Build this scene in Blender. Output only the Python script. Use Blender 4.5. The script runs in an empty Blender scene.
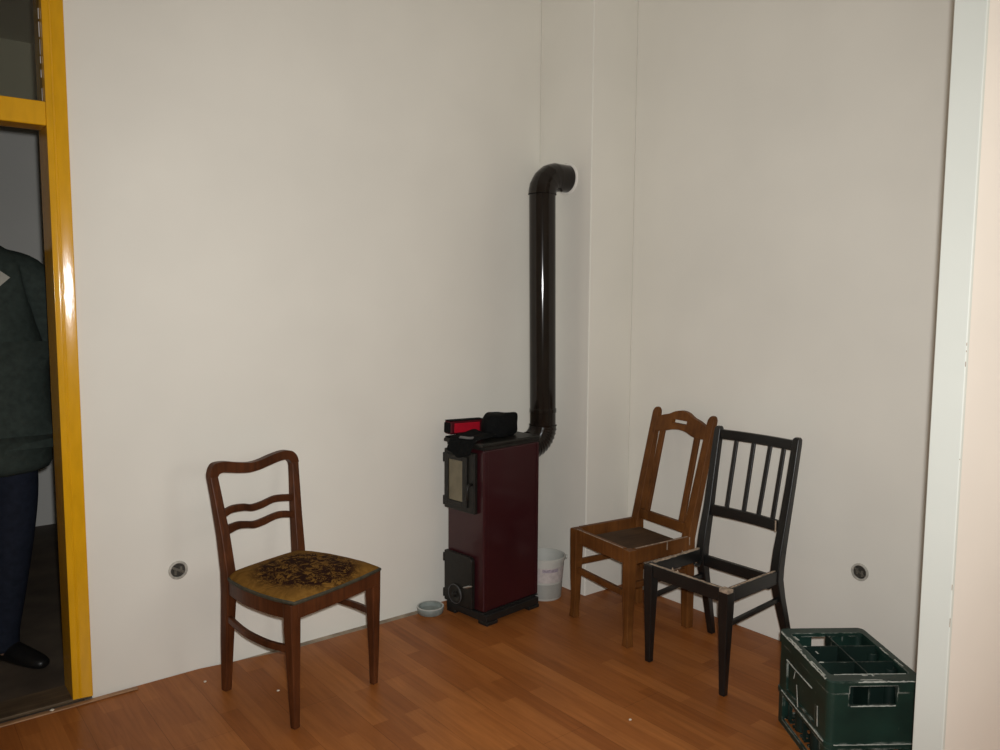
import bpy, bmesh, math, random
from mathutils import Vector, Matrix, noise
random.seed(7)
COL = bpy.context.scene.collection
PI = math.pi

# ------------------------------------------------------------------ materials
def srgb(r, g, b):
    f = lambda c: (c/255/12.92) if c/255 <= .04045 else ((c/255+.055)/1.055)**2.4
    return (f(r), f(g), f(b), 1)

def new_mat(name):
    m = bpy.data.materials.new(name); m.use_nodes = True
    nt = m.node_tree; b = nt.nodes['Principled BSDF']
    return m, nt, b

def N(nt, t, **kw):
    n = nt.nodes.new(t)
    for k, v in kw.items():
        if k in n.inputs.keys(): n.inputs[k].default_value = v
        else: setattr(n, k, v)
    return n

def coords(nt, scale=(1, 1, 1)):
    tc = N(nt, 'ShaderNodeTexCoord'); mp = N(nt, 'ShaderNodeMapping')
    mp.inputs['Scale'].default_value = scale
    nt.links.new(tc.outputs['Object'], mp.inputs['Vector'])
    return mp.outputs['Vector']

def ramp(nt, fac, stops):
    r = N(nt, 'ShaderNodeValToRGB')
    e = r.color_ramp.elements
    while len(e) < len(stops): e.new(.5)
    for el, (p, c) in zip(e, stops):
        el.position = p; el.color = c
    nt.links.new(fac, r.inputs['Fac'])
    return r.outputs['Color']

def mixc(nt, fac, a, b, blend='MIX'):
    m = N(nt, 'ShaderNodeMix', data_type='RGBA', blend_type=blend)
    def put(sock, v):
        if isinstance(v, bpy.types.NodeSocket): nt.links.new(v, sock)
        else: sock.default_value = v
    put(m.inputs['Factor'], fac); put(m.inputs['A'], a); put(m.inputs['B'], b)
    return m.outputs['Result']

def bump(nt, b, h, strength=.2, dist=.002):
    n = N(nt, 'ShaderNodeBump', Strength=strength, Distance=dist)
    nt.links.new(h, n.inputs['Height']); nt.links.new(n.outputs['Normal'], b.inputs['Normal'])

def scale_col(c, k): return (c[0]*k, c[1]*k, c[2]*k, 1)

def mat_noise(name, c, rough=.5, var=.25, scale=8, stretch=(1, 1, 1), bump_s=0, bump_d=.001, spec=.5, metal=0, detail=4, coat=0):
    m, nt, b = new_mat(name)
    v = coords(nt, stretch)
    n = N(nt, 'ShaderNodeTexNoise', Scale=scale, Detail=detail)
    nt.links.new(v, n.inputs['Vector'])
    col = ramp(nt, n.outputs['Fac'], [(.3, scale_col(c, 1-var)), (.7, scale_col(c, 1+var*.6))])
    nt.links.new(col, b.inputs['Base Color'])
    b.inputs['Roughness'].default_value = rough
    b.inputs['Specular IOR Level'].default_value = spec
    b.inputs['Metallic'].default_value = metal
    b.inputs['Coat Weight'].default_value = coat
    b.inputs['Coat Roughness'].default_value = .1
    if bump_s: bump(nt, b, n.outputs['Fac'], bump_s, bump_d)
    return m

def mat_edge(name, c, wear, rough=.45, amount=.5, rad=.004, nscale=30, var=.3, spec=.4, scuffs=True):
    """paint or plastic with worn, lighter edges"""
    m, nt, b = new_mat(name)
    v = coords(nt)
    n = N(nt, 'ShaderNodeTexNoise', Scale=9, Detail=4); nt.links.new(v, n.inputs['Vector'])
    base = ramp(nt, n.outputs['Fac'], [(.3, scale_col(c, 1-var)), (.7, scale_col(c, 1+var))])
    bv = N(nt, 'ShaderNodeBevel', samples=6, Radius=rad)
    ge = N(nt, 'ShaderNodeNewGeometry')
    dt = N(nt, 'ShaderNodeVectorMath', operation='DOT_PRODUCT')
    nt.links.new(bv.outputs['Normal'], dt.inputs[0]); nt.links.new(ge.outputs['Normal'], dt.inputs[1])
    e = N(nt, 'ShaderNodeMapRange'); e.inputs['From Min'].default_value = .995; e.inputs['From Max'].default_value = .86
    nt.links.new(dt.outputs['Value'], e.inputs['Value'])
    n2 = N(nt, 'ShaderNodeTexNoise', Scale=nscale, Detail=5, Roughness=.65); nt.links.new(v, n2.inputs['Vector'])
    th = N(nt, 'ShaderNodeMapRange'); th.inputs['From Min'].default_value = 1-amount-.08; th.inputs['From Max'].default_value = 1-amount+.08
    nt.links.new(n2.outputs['Fac'], th.inputs['Value'])
    mul = N(nt, 'ShaderNodeMath', operation='MULTIPLY'); nt.links.new(e.outputs[0], mul.inputs[0]); nt.links.new(th.outputs[0], mul.inputs[1])
    fac = mul.outputs[0]
    if scuffs:
        v3 = coords(nt, (60, 60, 9))
        n3 = N(nt, 'ShaderNodeTexNoise', Scale=1, Detail=3); nt.links.new(v3, n3.inputs['Vector'])
        t3 = N(nt, 'ShaderNodeMapRange'); t3.inputs['From Min'].default_value = .7; t3.inputs['From Max'].default_value = .78
        t3.inputs['To Max'].default_value = .6
        nt.links.new(n3.outputs['Fac'], t3.inputs['Value'])
        mx = N(nt, 'ShaderNodeMath', operation='MAXIMUM'); nt.links.new(fac, mx.inputs[0]); nt.links.new(t3.outputs[0], mx.inputs[1])
        fac = mx.outputs[0]
    col = mixc(nt, fac, base, wear)
    nt.links.new(col, b.inputs['Base Color'])
    b.inputs['Roughness'].default_value = rough; b.inputs['Specular IOR Level'].default_value = spec
    return m

def mat_wood(name, dark, light, rough=.4, axis='z', scale=1.0, coat=0.0, spec=.4):
    m, nt, b = new_mat(name)
    st = {'x': (3, 45, 45), 'y': (45, 3, 45), 'z': (45, 45, 3)}[axis]
    v = coords(nt, tuple(s*scale for s in st))
    n = N(nt, 'ShaderNodeTexNoise', Scale=1.2, Detail=6, Roughness=.6, Distortion=.6)
    nt.links.new(v, n.inputs['Vector'])
    v2 = coords(nt, (7, 7, 7))
    n2 = N(nt, 'ShaderNodeTexNoise', Scale=1, Detail=3); nt.links.new(v2, n2.inputs['Vector'])
    c1 = ramp(nt, n.outputs['Fac'], [(.3, dark), (.72, light)])
    c2 = ramp(nt, n2.outputs['Fac'], [(.3, (.65, .62, .6, 1)), (.65, (1.12, 1.1, 1.08, 1))])
    nt.links.new(mixc(nt, 1.0, c1, c2, 'MULTIPLY'), b.inputs['Base Color'])
    b.inputs['Roughness'].default_value = rough; b.inputs['Coat Weight'].default_value = coat
    b.inputs['Coat Roughness'].default_value = .2; b.inputs['Specular IOR Level'].default_value = spec
    bump(nt, b, n.outputs['Fac'], .12, .0006)
    return m

def mat_wall(name, c, var=.05):
    m, nt, b = new_mat(name)
    v = coords(nt)
    n = N(nt, 'ShaderNodeTexNoise', Scale=1.6, Detail=3); nt.links.new(v, n.inputs['Vector'])
    n2 = N(nt, 'ShaderNodeTexNoise', Scale=90, Detail=3); nt.links.new(v, n2.inputs['Vector'])
    col = ramp(nt, n.outputs['Fac'], [(.3, scale_col(c, 1-var)), (.7, scale_col(c, 1+var*.5))])
    nt.links.new(col, b.inputs['Base Color'])
    b.inputs['Roughness'].default_value = .85; b.inputs['Specular IOR Level'].default_value = .15
    bump(nt, b, n2.outputs['Fac'], .12, .0015)
    return m

def mat_laminate():
    m, nt, b = new_mat('laminate')
    tc = N(nt, 'ShaderNodeTexCoord'); sp = N(nt, 'ShaderNodeSeparateXYZ'); nt.links.new(tc.outputs['Object'], sp.inputs[0])
    cb = N(nt, 'ShaderNodeCombineXYZ'); nt.links.new(sp.outputs['Y'], cb.inputs['X']); nt.links.new(sp.outputs['X'], cb.inputs['Y'])
    def brick(w, h, off, mortar, c1, c2, cm):
        k = N(nt, 'ShaderNodeTexBrick', offset=off, offset_frequency=2)
        k.inputs['Scale'].default_value = 1; k.inputs['Brick Width'].default_value = w; k.inputs['Row Height'].default_value = h
        k.inputs['Mortar Size'].default_value = mortar; k.inputs['Mortar Smooth'].default_value = .3
        k.inputs['Color1'].default_value = c1; k.inputs['Color2'].default_value = c2; k.inputs['Mortar'].default_value = cm
        nt.links.new(cb.outputs[0], k.inputs['Vector']); return k
    k1 = brick(.41, .066, .37, .0, FLOOR_A, FLOOR_B, FLOOR_B)
    k2 = brick(1.28, .198, .43, .0008, (1, 1, 1, 1), (.9, .88, .87, 1), (.45, .4, .38, 1))
    mp = N(nt, 'ShaderNodeMapping'); mp.inputs['Scale'].default_value = (4, 60, 60)
    nt.links.new(cb.outputs[0], mp.inputs['Vector'])
    n = N(nt, 'ShaderNodeTexNoise', Scale=1, Detail=5, Roughness=.6, Distortion=.8); nt.links.new(mp.outputs[0], n.inputs['Vector'])
    g = ramp(nt, n.outputs['Fac'], [(.3, (.82, .8, .78, 1)), (.7, (1.1, 1.1, 1.1, 1))])
    n2 = N(nt, 'ShaderNodeTexNoise', Scale=2.2, Detail=4); nt.links.new(cb.outputs[0], n2.inputs['Vector'])
    g2 = ramp(nt, n2.outputs['Fac'], [(.3, (.86, .86, .88, 1)), (.7, (1.06, 1.05, 1.03, 1))])
    c = mixc(nt, 1.0, k1.outputs['Color'], k2.outputs['Color'], 'MULTIPLY')
    c = mixc(nt, 1.0, c, g, 'MULTIPLY'); c = mixc(nt, 1.0, c, g2, 'MULTIPLY')
    nt.links.new(c, b.inputs['Base Color'])
    b.inputs['Roughness'].default_value = .42; b.inputs['Specular IOR Level'].default_value = .2
    return m

def mat_glass(name, tint, rough=.05):
    m, nt, b = new_mat(name)
    t = N(nt, 'ShaderNodeBsdfTransparent'); t.inputs['Color'].default_value = tint
    g = N(nt, 'ShaderNodeBsdfGlossy'); g.inputs['Roughness'].default_value = rough
    fr = N(nt, 'ShaderNodeFresnel'); fr.inputs['IOR'].default_value = 1.45
    mx = N(nt, 'ShaderNodeMixShader')
    nt.links.new(fr.outputs[0], mx.inputs[0]); nt.links.new(t.outputs[0], mx.inputs[1]); nt.links.new(g.outputs[0], mx.inputs[2])
    nt.links.new(mx.outputs[0], nt.nodes['Material Output'].inputs['Surface'])
    return m

FLOOR_A = (.415, .150, .038, 1); FLOOR_B = (.295, .095, .021, 1)
M = {}
M['wall'] = mat_wall('off_white_wall_paint', (.80, .775, .695, 1))
M['hall_wall'] = mat_wall('hall_wall_paint', (.76, .75, .70, 1))
M['pink_wall'] = mat_wall('pinkish_wall_paint', (.82, .75, .665, 1))
M['white_paint'] = mat_noise('white_gloss_paint', (.64, .66, .60, 1), .5, .03, 3, bump_s=.05)
M['ceiling'] = mat_wall('ceiling_paint', (.78, .76, .7, 1))
M['laminate'] = mat_laminate()
M['screed'] = mat_noise('grey_screed', (.33, .27, .20, 1), .9, .35, 25)
M['hall_floor'] = mat_noise('hall_floor', (.10, .075, .052, 1), .7, .4, 5)
M['yellow'] = mat_noise('yellow_gloss_paint', (.70, .355, .008, 1), .13, .08, 40, (1, 1, .25), .35, .0012, .45)
M['threshold'] = mat_wood('worn_threshold_wood', (.07, .05, .03, 1), (.16, .11, .06, 1), .6, 'x')
M['strip_wood'] = mat_wood('light_strip_wood', (.22, .11, .05, 1), (.42, .24, .12, 1), .5, 'x')
M['pane'] = mat_glass('fanlight_glass', (.86, .86, .80, 1))
M['oldpaint'] = mat_noise('old_paint_flecks', (.8, .78, .7, 1), .7, .1, 50)
M['wood_red'] = mat_wood('dark_reddish_wood', (.050, .016, .006, 1), (.108, .034, .011, 1), .42, 'z', spec=.22)
M['wood_brown'] = mat_wood('worn_brown_wood', (.105, .038, .009, 1), (.175, .066, .0155, 1), .5, 'z', spec=.2)
M['board'] = mat_wood('dark_plywood_board', (.045, .024, .011, 1), (.085, .046, .021, 1), .7, 'y', spec=.15)
M['raw'] = mat_noise('raw_torn_wood', (.38, .29, .21, 1), .85, .5, 60, bump_s=.4)
M['black'] = mat_edge('black_chair_paint', (.0085, .0085, .008, 1), (.30, .27, .23, 1), .32, .30, .003, 22, .2, .5, False)
M['burgundy'] = mat_noise('burgundy_enamel', (.036, .0062, .0085, 1), .3, .12, 4, spec=.4, coat=.2)
M['castiron'] = mat_noise('black_cast_iron', (.014, .013, .0105, 1), .45, .3, 40, bump_s=.15, spec=.32)
M['plinth'] = mat_noise('black_plinth', (.010, .010, .009, 1), .5, .2, 30)
M['stove_glass'] = mat_noise('sooty_beige_glass', (.165, .14, .085, 1), .12, .25, 14, spec=.5)
M['chrome'] = mat_noise('worn_steel', (.5, .49, .46, 1), .3, .15, 30, metal=.9)
M['pipe'] = mat_noise('brown_black_enamel', (.0115, .0082, .006, 1), .10, .2, 20, bump_s=.03, spec=.38)
M['rosette'] = mat_noise('white_mortar_ring', (.80, .77, .70, 1), .8, .1, 40, bump_s=.3)
M['red'] = mat_noise('red_fabric', (.42, .006, .020, 1), .6, .12, 30, spec=.2)
M['darkred'] = mat_noise('dark_red_fabric', (.07, .004, .008, 1), .6, .2, 30, spec=.2)
M['blackcloth'] = mat_noise('black_cloth', (.006, .0065, .0065, 1), .85, .3, 90, bump_s=.3, spec=.08)
M['greyglint'] = mat_noise('grey_glint', (.10, .10, .10, 1), .35, .2, 30)  # pale grey standing in for highlights on the cloth and air wheel
M['bucket'] = mat_noise('translucent_white_plastic', (.50, .50, .455, 1), .4, .08, 10)
M['bucket_fill'] = mat_noise('grey_bucket_contents', (.33, .33, .30, 1), .6, .1, 12)
M['label_paper'] = mat_noise('faded_bucket_label', (.52, .47, .45, 1), .6, .18, 45)
M['label_print'] = mat_noise('faded_purple_print', (.36, .31, .36, 1), .6, .4, 120)
M['dish'] = mat_noise('grey_green_glass', (.24, .27, .25, 1), .12, .2, 30, spec=.6)
M['dish_rim'] = mat_noise('pale_glass_rim', (.55, .56, .52, 1), .15, .2, 30, spec=.6)
M['socket_grey'] = mat_noise('grey_socket_plastic', (.48, .46, .40, 1), .6, .35, 60)
M['contact'] = mat_noise('dull_contact_metal', (.17, .16, .13, 1), .5, .5, 80, metal=.3)
M['socket_dark'] = mat_noise('socket_inside', (.045, .042, .034, 1), .5, .4, 50)
M['green'] = mat_edge('green_crate_plastic', (.0095, .029, .021, 1), (.40, .42, .37, 1), .45, .44, .008, 13, .3, .35)
M['green_shade'] = mat_edge('green_crate_shade', (.0055, .016, .012, 1), (.30, .32, .27, 1), .55, .40, .004, 16, .3, .3)  # darker copy of the crate green, shade inside put into the colour
M['scuff'] = mat_noise('white_scuff', (.46, .48, .43, 1), .7, .3, 90)
M['crumb'] = mat_noise('plaster_crumb', (.75, .68, .55, 1), .9, .2, 80)
M['jacket'] = mat_noise('dark_green_jacket', (.036, .048, .041, 1), .85, .25, 40, bump_s=.2, spec=.2)
M['trousers'] = mat_noise('navy_trousers', (.012, .016, .028, 1), .85, .25, 40, spec=.2)
M['shoe'] = mat_noise('black_shoe_leather', (.008, .008, .008, 1), .4, .2, 40)
M['skin'] = mat_noise('skin', (.5, .29, .2, 1), .5, .08, 30)
M['hair'] = mat_noise('grey_brown_hair', (.06, .045, .035, 1), .6, .4, 60, (1, 1, .2))
M['shirt'] = mat_noise('grey_shirt', (.12, .14, .13, 1), .8, .1, 40)
M['card'] = mat_noise('pale_card', (.36, .35, .30, 1), .7, .08, 60)
M['eye'] = mat_noise('eye', (.2, .18, .16, 1), .2, .3, 60)
M['lip'] = mat_noise('lip', (.36, .15, .12, 1), .5, .1, 40)

def mat_seat():
    m, nt, b = new_mat('floral_seat_fabric')
    v = coords(nt)
    n = N(nt, 'ShaderNodeTexNoise', Scale=14, Detail=5, Roughness=.6, Distortion=2.2); nt.links.new(v, n.inputs['Vector'])
    vo = N(nt, 'ShaderNodeTexVoronoi', feature='SMOOTH_F1', Scale=40); 
    mx = mixc(nt, .08, v, n.outputs['Color'])
    nt.links.new(mx, vo.inputs['Vector'])
    pat = N(nt, 'ShaderNodeTexNoise', Scale=62, Detail=3, Distortion=1.2); nt.links.new(mx, pat.inputs['Vector'])
    ad = N(nt, 'ShaderNodeMath', operation='MULTIPLY_ADD'); nt.links.new(vo.outputs['Distance'], ad.inputs[0]); ad.inputs[1].default_value = .55
    nt.links.new(pat.outputs['Fac'], ad.inputs[2])
    f = N(nt, 'ShaderNodeMapRange'); f.inputs['From Min'].default_value = .66; f.inputs['From Max'].default_value = .72
    nt.links.new(ad.outputs[0], f.inputs['Value'])
    # the pattern sits in the middle of the pad
    sp = N(nt, 'ShaderNodeVectorMath', operation='DISTANCE'); sp.inputs[1].default_value = (0, .15, .47)
    nt.links.new(v, sp.inputs[0])
    fd = N(nt, 'ShaderNodeMapRange'); fd.inputs['From Min'].default_value = .215; fd.inputs['From Max'].default_value = .165
    nt.links.new(sp.outputs['Value'], fd.inputs['Value'])
    mu = N(nt, 'ShaderNodeMath', operation='MULTIPLY'); nt.links.new(f.outputs[0], mu.inputs[0]); nt.links.new(fd.outputs[0], mu.inputs[1])
    base = ramp(nt, n.outputs['Fac'], [(.3, (.125, .058, .010, 1)), (.7, (.225, .112, .022, 1))])
    col = mixc(nt, mu.outputs[0], base, (.020, .0065, .0025, 1))
    nt.links.new(col, b.inputs['Base Color'])
    b.inputs['Roughness'].default_value = .9; b.inputs['Specular IOR Level'].default_value = .08
    b.inputs['Sheen Weight'].default_value = .0
    return m
M['seat'] = mat_seat()
M['piping'] = mat_noise('dark_green_piping', (.040, .036, .020, 1), .7, .4, 60)

# ------------------------------------------------------------------ mesh helpers
class MB:
    def __init__(s): s.bm = bmesh.new()
    def loft(s, rings, cap=True, closed=False):
        bm = s.bm
        vr = [[bm.verts.new(p) for p in r] for r in rings]
        n = len(vr[0]); L = len(vr)
        for i in range(L if closed else L-1):
            a, b = vr[i], vr[(i+1) % L]
            for k in range(n):
                bm.faces.new((a[k], a[(k+1) % n], b[(k+1) % n], b[k]))
        if cap and not closed:
            bm.faces.new(list(reversed(vr[0]))); bm.faces.new(vr[-1])
        return s
    def box(s, x0, x1, y0, y1, z0, z1):
        r = lambda z: [(x0, y0, z), (x1, y0, z), (x1, y1, z), (x0, y1, z)]
        return s.loft([r(z0), r(z1)])
    def post(s, stations):
        """stations: (x, y, z, hx, hy)"""
        return s.loft([[(x-a, y-b, z), (x+a, y-b, z), (x+a, y+b, z), (x-a, y+b, z)] for x, y, z, a, b in stations])
    def bar(s, p0, p1, a, b, up=(0, 0, 1), n=1, bow=None):
        """bar between points, half width a (sideways) and b (along up); bow = offset vector at mid length"""
        p0, p1, up = Vector(p0), Vector(p1), Vector(up)
        pts = []
        for i in range(n+1):
            t = i/n; p = p0.lerp(p1, t)
            if bow: p = p + Vector(bow)*4*t*(1-t)
            pts.append(p)
        return s.sweep(pts, a, b, up)
    def sweep(s, pts, a, b, up=(0, 0, 1)):
        pts = [Vector(p) for p in pts]; up = Vector(up); rings = []
        for i, p in enumerate(pts):
            t = (pts[min(i+1, len(pts)-1)]-pts[max(i-1, 0)]).normalized()
            sd = t.cross(up).normalized(); u = sd.cross(t).normalized()
            rings.append([p-sd*a-u*b, p+sd*a-u*b, p+sd*a+u*b, p-sd*a+u*b])
        return s.loft(rings)
    def tube(s, pts, r, seg=16, up=(0, 0, 1), cap=True):
        pts = [Vector(p) for p in pts]; rings = []
        ref = Vector(up)
        for i, p in enumerate(pts):
            t = (pts[min(i+1, len(pts)-1)]-pts[max(i-1, 0)]).normalized()
            sd = t.cross(ref)
            if sd.length < 1e-3: sd = t.cross(Vector((0, 1, 0)))
            sd.normalize(); u = sd.cross(t).normalized(); ref = u
            rr = r[i] if isinstance(r, (list, tuple)) else r
            rings.append([p+sd*rr*math.cos(2*PI*k/seg)+u*rr*math.sin(2*PI*k/seg) for k in range(seg)])
        return s.loft(rings, cap)
    def lathe(s, prof, seg=32, c=(0, 0, 0), axis='z', cap=True):
        c = Vector(c); rings = []
        for r, h in prof:
            ring = []
            for k in range(seg):
                a = 2*PI*k/seg; x, y = r*math.cos(a), r*math.sin(a)
                v = {'z': (x, y, h), 'y': (x, h, -y), 'x': (h, x, y)}[axis]
                ring.append(c+Vector(v))
            rings.append(ring)
        return s.loft(rings, cap)
    def profile(s, outline, y0, y1, at=None):
        """outline in (x, z), extruded in y; at(x, z) adds to y"""
        f = at or (lambda x, z: 0)
        return s.loft([[(x, y0+f(x, z), z) for x, z in outline], [(x, y1+f(x, z), z) for x, z in outline]])
    def band(s, upper, lower, d, th):
        """a board between two polylines of equal length, (x, z) each; d(x, z) its depth, th half thickness"""
        rings = []
        for (xu, zu), (xl, zl) in zip(upper, lower):
            rings.append([(xl, d(xl, zl)-th, zl), (xl, d(xl, zl)+th, zl), (xu, d(xu, zu)+th, zu), (xu, d(xu, zu)-th, zu)])
        return s.loft(rings)
    def build(s, name, mat, parent=None, bevel=0, smooth=False, sub=0, loc=None, rotz=0, seg=2):
        bmesh.ops.recalc_face_normals(s.bm, faces=s.bm.faces)
        me = bpy.data.meshes.new(name); s.bm.to_mesh(me); s.bm.free()
        o = bpy.data.objects.new(name, me); COL.objects.link(o)
        for mm in (mat if isinstance(mat, list) else [mat]): me.materials.append(mm)
        if parent: o.parent = parent
        if loc: o.location = loc
        o.rotation_euler.z = rotz
        if bevel:
            b = o.modifiers.new('bevel', 'BEVEL'); b.width = bevel; b.segments = seg; b.limit_method = 'ANGLE'; b.angle_limit = .6
            smooth = True
        if sub:
            q = o.modifiers.new('sub', 'SUBSURF'); q.levels = q.render_levels = sub; smooth = True
        if smooth:
            for f in me.polygons: f.use_smooth = True
            if not sub: 
                w = o.modifiers.new('wn', 'WEIGHTED_NORMAL'); w.keep_sharp = False
        return o

def smooth_angle(o, deg=40):
    me = o.data
    for p in me.polygons: p.use_smooth = True
    bm = bmesh.new(); bm.from_mesh(me)
    for e in bm.edges:
        e.smooth = not (len(e.link_faces) == 2 and e.calc_face_angle(0) > math.radians(deg))
    bm.to_mesh(me); bm.free()
    return o

def resample(pts, n):
    """smooth (Catmull-Rom) resampling of a polyline to n points by parameter"""
    out = []; m = len(pts)-1
    for i in range(n):
        t = i/(n-1)*m; k = min(int(t), m-1); f = t-k
        P = [Vector(pts[max(0, min(m, k+j))]).to_3d() if len(pts[0]) == 2 else Vector(pts[max(0, min(m, k+j))]) for j in (-1, 0, 1, 2)]
        v = .5*((2*P[1])+(P[2]-P[0])*f+(2*P[0]-5*P[1]+4*P[2]-P[3])*f*f+(3*P[1]-P[0]-3*P[2]+P[3])*f**3)
        out.append((v.x, v.y) if len(pts[0]) == 2 else tuple(v))
    return out

def tag(o, label=None, cat=None, group=None, kind=None):
    if label: o['label'] = label
    if cat: o['category'] = cat
    if group: o['group'] = group
    if kind: o['kind'] = kind
    return o

def empty(name, loc=(0, 0, 0), rotz=0):
    o = bpy.data.objects.new(name, None); COL.objects.link(o); o.empty_display_size = .1
    o.location = loc; o.rotation_euler = (0, 0, rotz)
    return o

def struct(o, label=None): return tag(o, label=label, kind='structure')

def apply_bool(o, cutters):
    for c in cutters:
        md = o.modifiers.new('cut', 'BOOLEAN'); md.operation = 'DIFFERENCE'; md.object = c; md.solver = 'EXACT'
    dg = bpy.context.evaluated_depsgraph_get(); dg.update()
    me = bpy.data.meshes.new_from_object(o.evaluated_get(dg))
    o.modifiers.clear(); o.data = me
    for c in cutters: bpy.data.objects.remove(c)
    return o

# ------------------------------------------------------------------ camera
F, YAW, PITCH, ROLL, CX, CY, CZ = 802.4649, .672676832, .0939399486, .00597593413, -3.11997, -3.20931, 1.5
fw = Vector((math.sin(YAW)*math.cos(PITCH), math.cos(YAW)*math.cos(PITCH), -math.sin(PITCH)))
r0 = Vector((math.cos(YAW), -math.sin(YAW), 0)); u0 = r0.cross(fw)
rt = r0*math.cos(ROLL)+u0*math.sin(ROLL); up = -r0*math.sin(ROLL)+u0*math.cos(ROLL)
cam = bpy.data.cameras.new('camera'); co = bpy.data.objects.new('camera', cam); COL.objects.link(co)
cam.sensor_width = 36; cam.lens = F/1000*36; cam.clip_start = .05
mw = Matrix.Identity(4)
for i in range(3):
    mw[i][0] = rt[i]; mw[i][1] = up[i]; mw[i][2] = -fw[i]
mw.translation = (CX, CY, CZ)
co.matrix_world = mw
bpy.context.scene.camera = co

# ------------------------------------------------------------------ room
H = 3.3
b = MB().box(-5.2, -.004, -5.5, -.062, -.012, 0)
b.loft([[(-5.2, -.062, z), (-1.75, -.062, z), (-2.12, -.004, z), (-5.2, -.004, z)] for z in (-.012, 0)])
b.loft([[(-1.08, -.062, z), (-.004, -.062, z), (-.004, -.004, z), (-.95, -.004, z)] for z in (-.012, 0)])
struct(b.build('floor', M['laminate']), 'brown strip laminate floor of the room')
struct(MB().box(-5.2, .0, -5.5, 0, -.10, -.0125).build('floor_screed', M['screed']), 'grey screed showing along the wall foot')
DX0, DX1, DTOP = -3.43, -2.513, 2.78        # door opening in the left wall (outside of the yellow frame)
b = MB()
b.box(DX1, .12, 0, .145, -.1, H); b.box(-5.2, DX0, 0, .145, -.1, H); b.box(DX0, DX1, 0, .145, DTOP, H)
struct(b.build('wall_left', M['wall']), 'off-white wall with the yellow doorway')
struct(MB().box(0, .12, -5.5, 0, -.1, H).build('wall_right', M['wall']), 'off-white wall behind the two bare chairs')
struct(MB().box(-.309, -.0005, -.383, -.0005, -.1, H-.001).build('wall_chimney', M['wall'], bevel=.006), 'off-white chimney breast in the corner')
struct(MB().box(-5.3, .12, -5.6, -5.5, -.1, H).build('wall_back', M['wall']))
struct(MB().box(-5.3, -5.2, -5.4995, .145, -.1, H).build('wall_near_left', M['wall']))
struct(MB().box(-5.2, .12, -5.5, .145, H, H+.1).build('ceiling', M['ceiling']))
struct(MB().box(-1.034, -.001, -2.398, -2.336, -.01, H-.001).build('wall_partition', M['pink_wall']), 'pinkish near wall at the right')
struct(MB().box(-1.05, -1.0345, -2.404, -2.330, 0.001, H-.002).build('trim_1', M['white_paint'], bevel=.003), 'white painted jamb board on the end of the near wall')
# small paint chips on the jamb's near edge
b = MB()
for z, h in ((1.40, .007), (1.383, .004), (1.352, .012), (1.12, .003), (.80, .014), (.71, .022)):
    b.box(-1.0505, -1.0495, -2.4042, -2.4028, z-h/2, z+h/2)
struct(b.build('trim_2', M['raw']), 'dark paint chips on the white jamb edge')
# hall beyond the door
HT = 3.08
struct(MB().box(-5.2, -1.1, .1455, 2.8, -.1, 0.0).build('floor_hall', M['hall_floor']), 'dark brown hall floor beyond the doorway')
struct(MB().box(-5.2, -1.1, 2.7, 2.8, .001, HT).build('wall_hall', M['hall_wall']), 'dim grey hall wall seen through the doorway')
struct(MB().box(-1.2, -1.1, .1455, 2.6995, .001, HT).build('wall_hall_right', M['hall_wall']))
struct(MB().box(-5.2, -5.1, .1455, 2.6995, .001, HT).build('wall_hall_left', M['hall_wall']))
struct(MB().box(-5.2, -1.1, .1455, 2.8, HT, HT+.1).build('ceiling_hall', M['hall_wall']))
struct(MB().box(DX0, DX1, .003, .1445, .001, .014).build('trim_3', M['threshold'], bevel=.003), 'worn dark threshold of the doorway')
b = MB(); b.box(-3.6, -2.36, -.040, -.018, .0005, .007)
struct(b.build('trim_4', M['strip_wood'], bevel=.003), 'light wooden edging strip before the doorway')

# yellow door frame with fanlight
door = empty('door_1', ((DX0+DX1)/2, 0, 0)); struct(door, 'yellow painted door frame with glazed fanlight, door leaf absent')
dx = (DX0+DX1)/2; hw = (DX1-DX0)/2
for s in (-1, 1):
    q = MB()
    i0 = hw-.0005
    sec = [(i0, -.0185), (i0-.004, -.0195), (i0-.036, -.0140), (i0-.040, -.0115), (i0-.0445, -.0145), (i0-.049, -.0115), (i0-.0665, -.0115), (i0-.0665, .1425), (i0, .1425)]
    q.loft([[(s*x, y, .016) for x, y in sec], [(s*x, y, DTOP-.002) for x, y in sec]])
    q.build('jamb', M['yellow'], door, bevel=.0015, seg=2)
q = MB(); q.box(-hw+.066, hw-.066, -.010, .100, 2.088, 2.170)
q.build('transom', M['yellow'], door, bevel=.005, seg=3)
q = MB(); q.box(-hw+.066, hw-.066, -.010, .060, 2.700, DTOP-.002)
q.build('head', M['yellow'], door, bevel=.004)
q = MB(); q.box(-hw+.067, hw-.067, .030, .034, 2.171, 2.699); q.build('pane', M['pane'], door)
q = MB()
z = 2.178
while z < 2.66:
    h_ = .02+.07*random.random(); a = .0008+.0016*random.random()
    q.box(hw-.0690-a, hw-.0690, .0278, .0297, z, z+h_); z += h_+.004+.05*random.random()
q.build('putty', M['oldpaint'], door)
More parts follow.
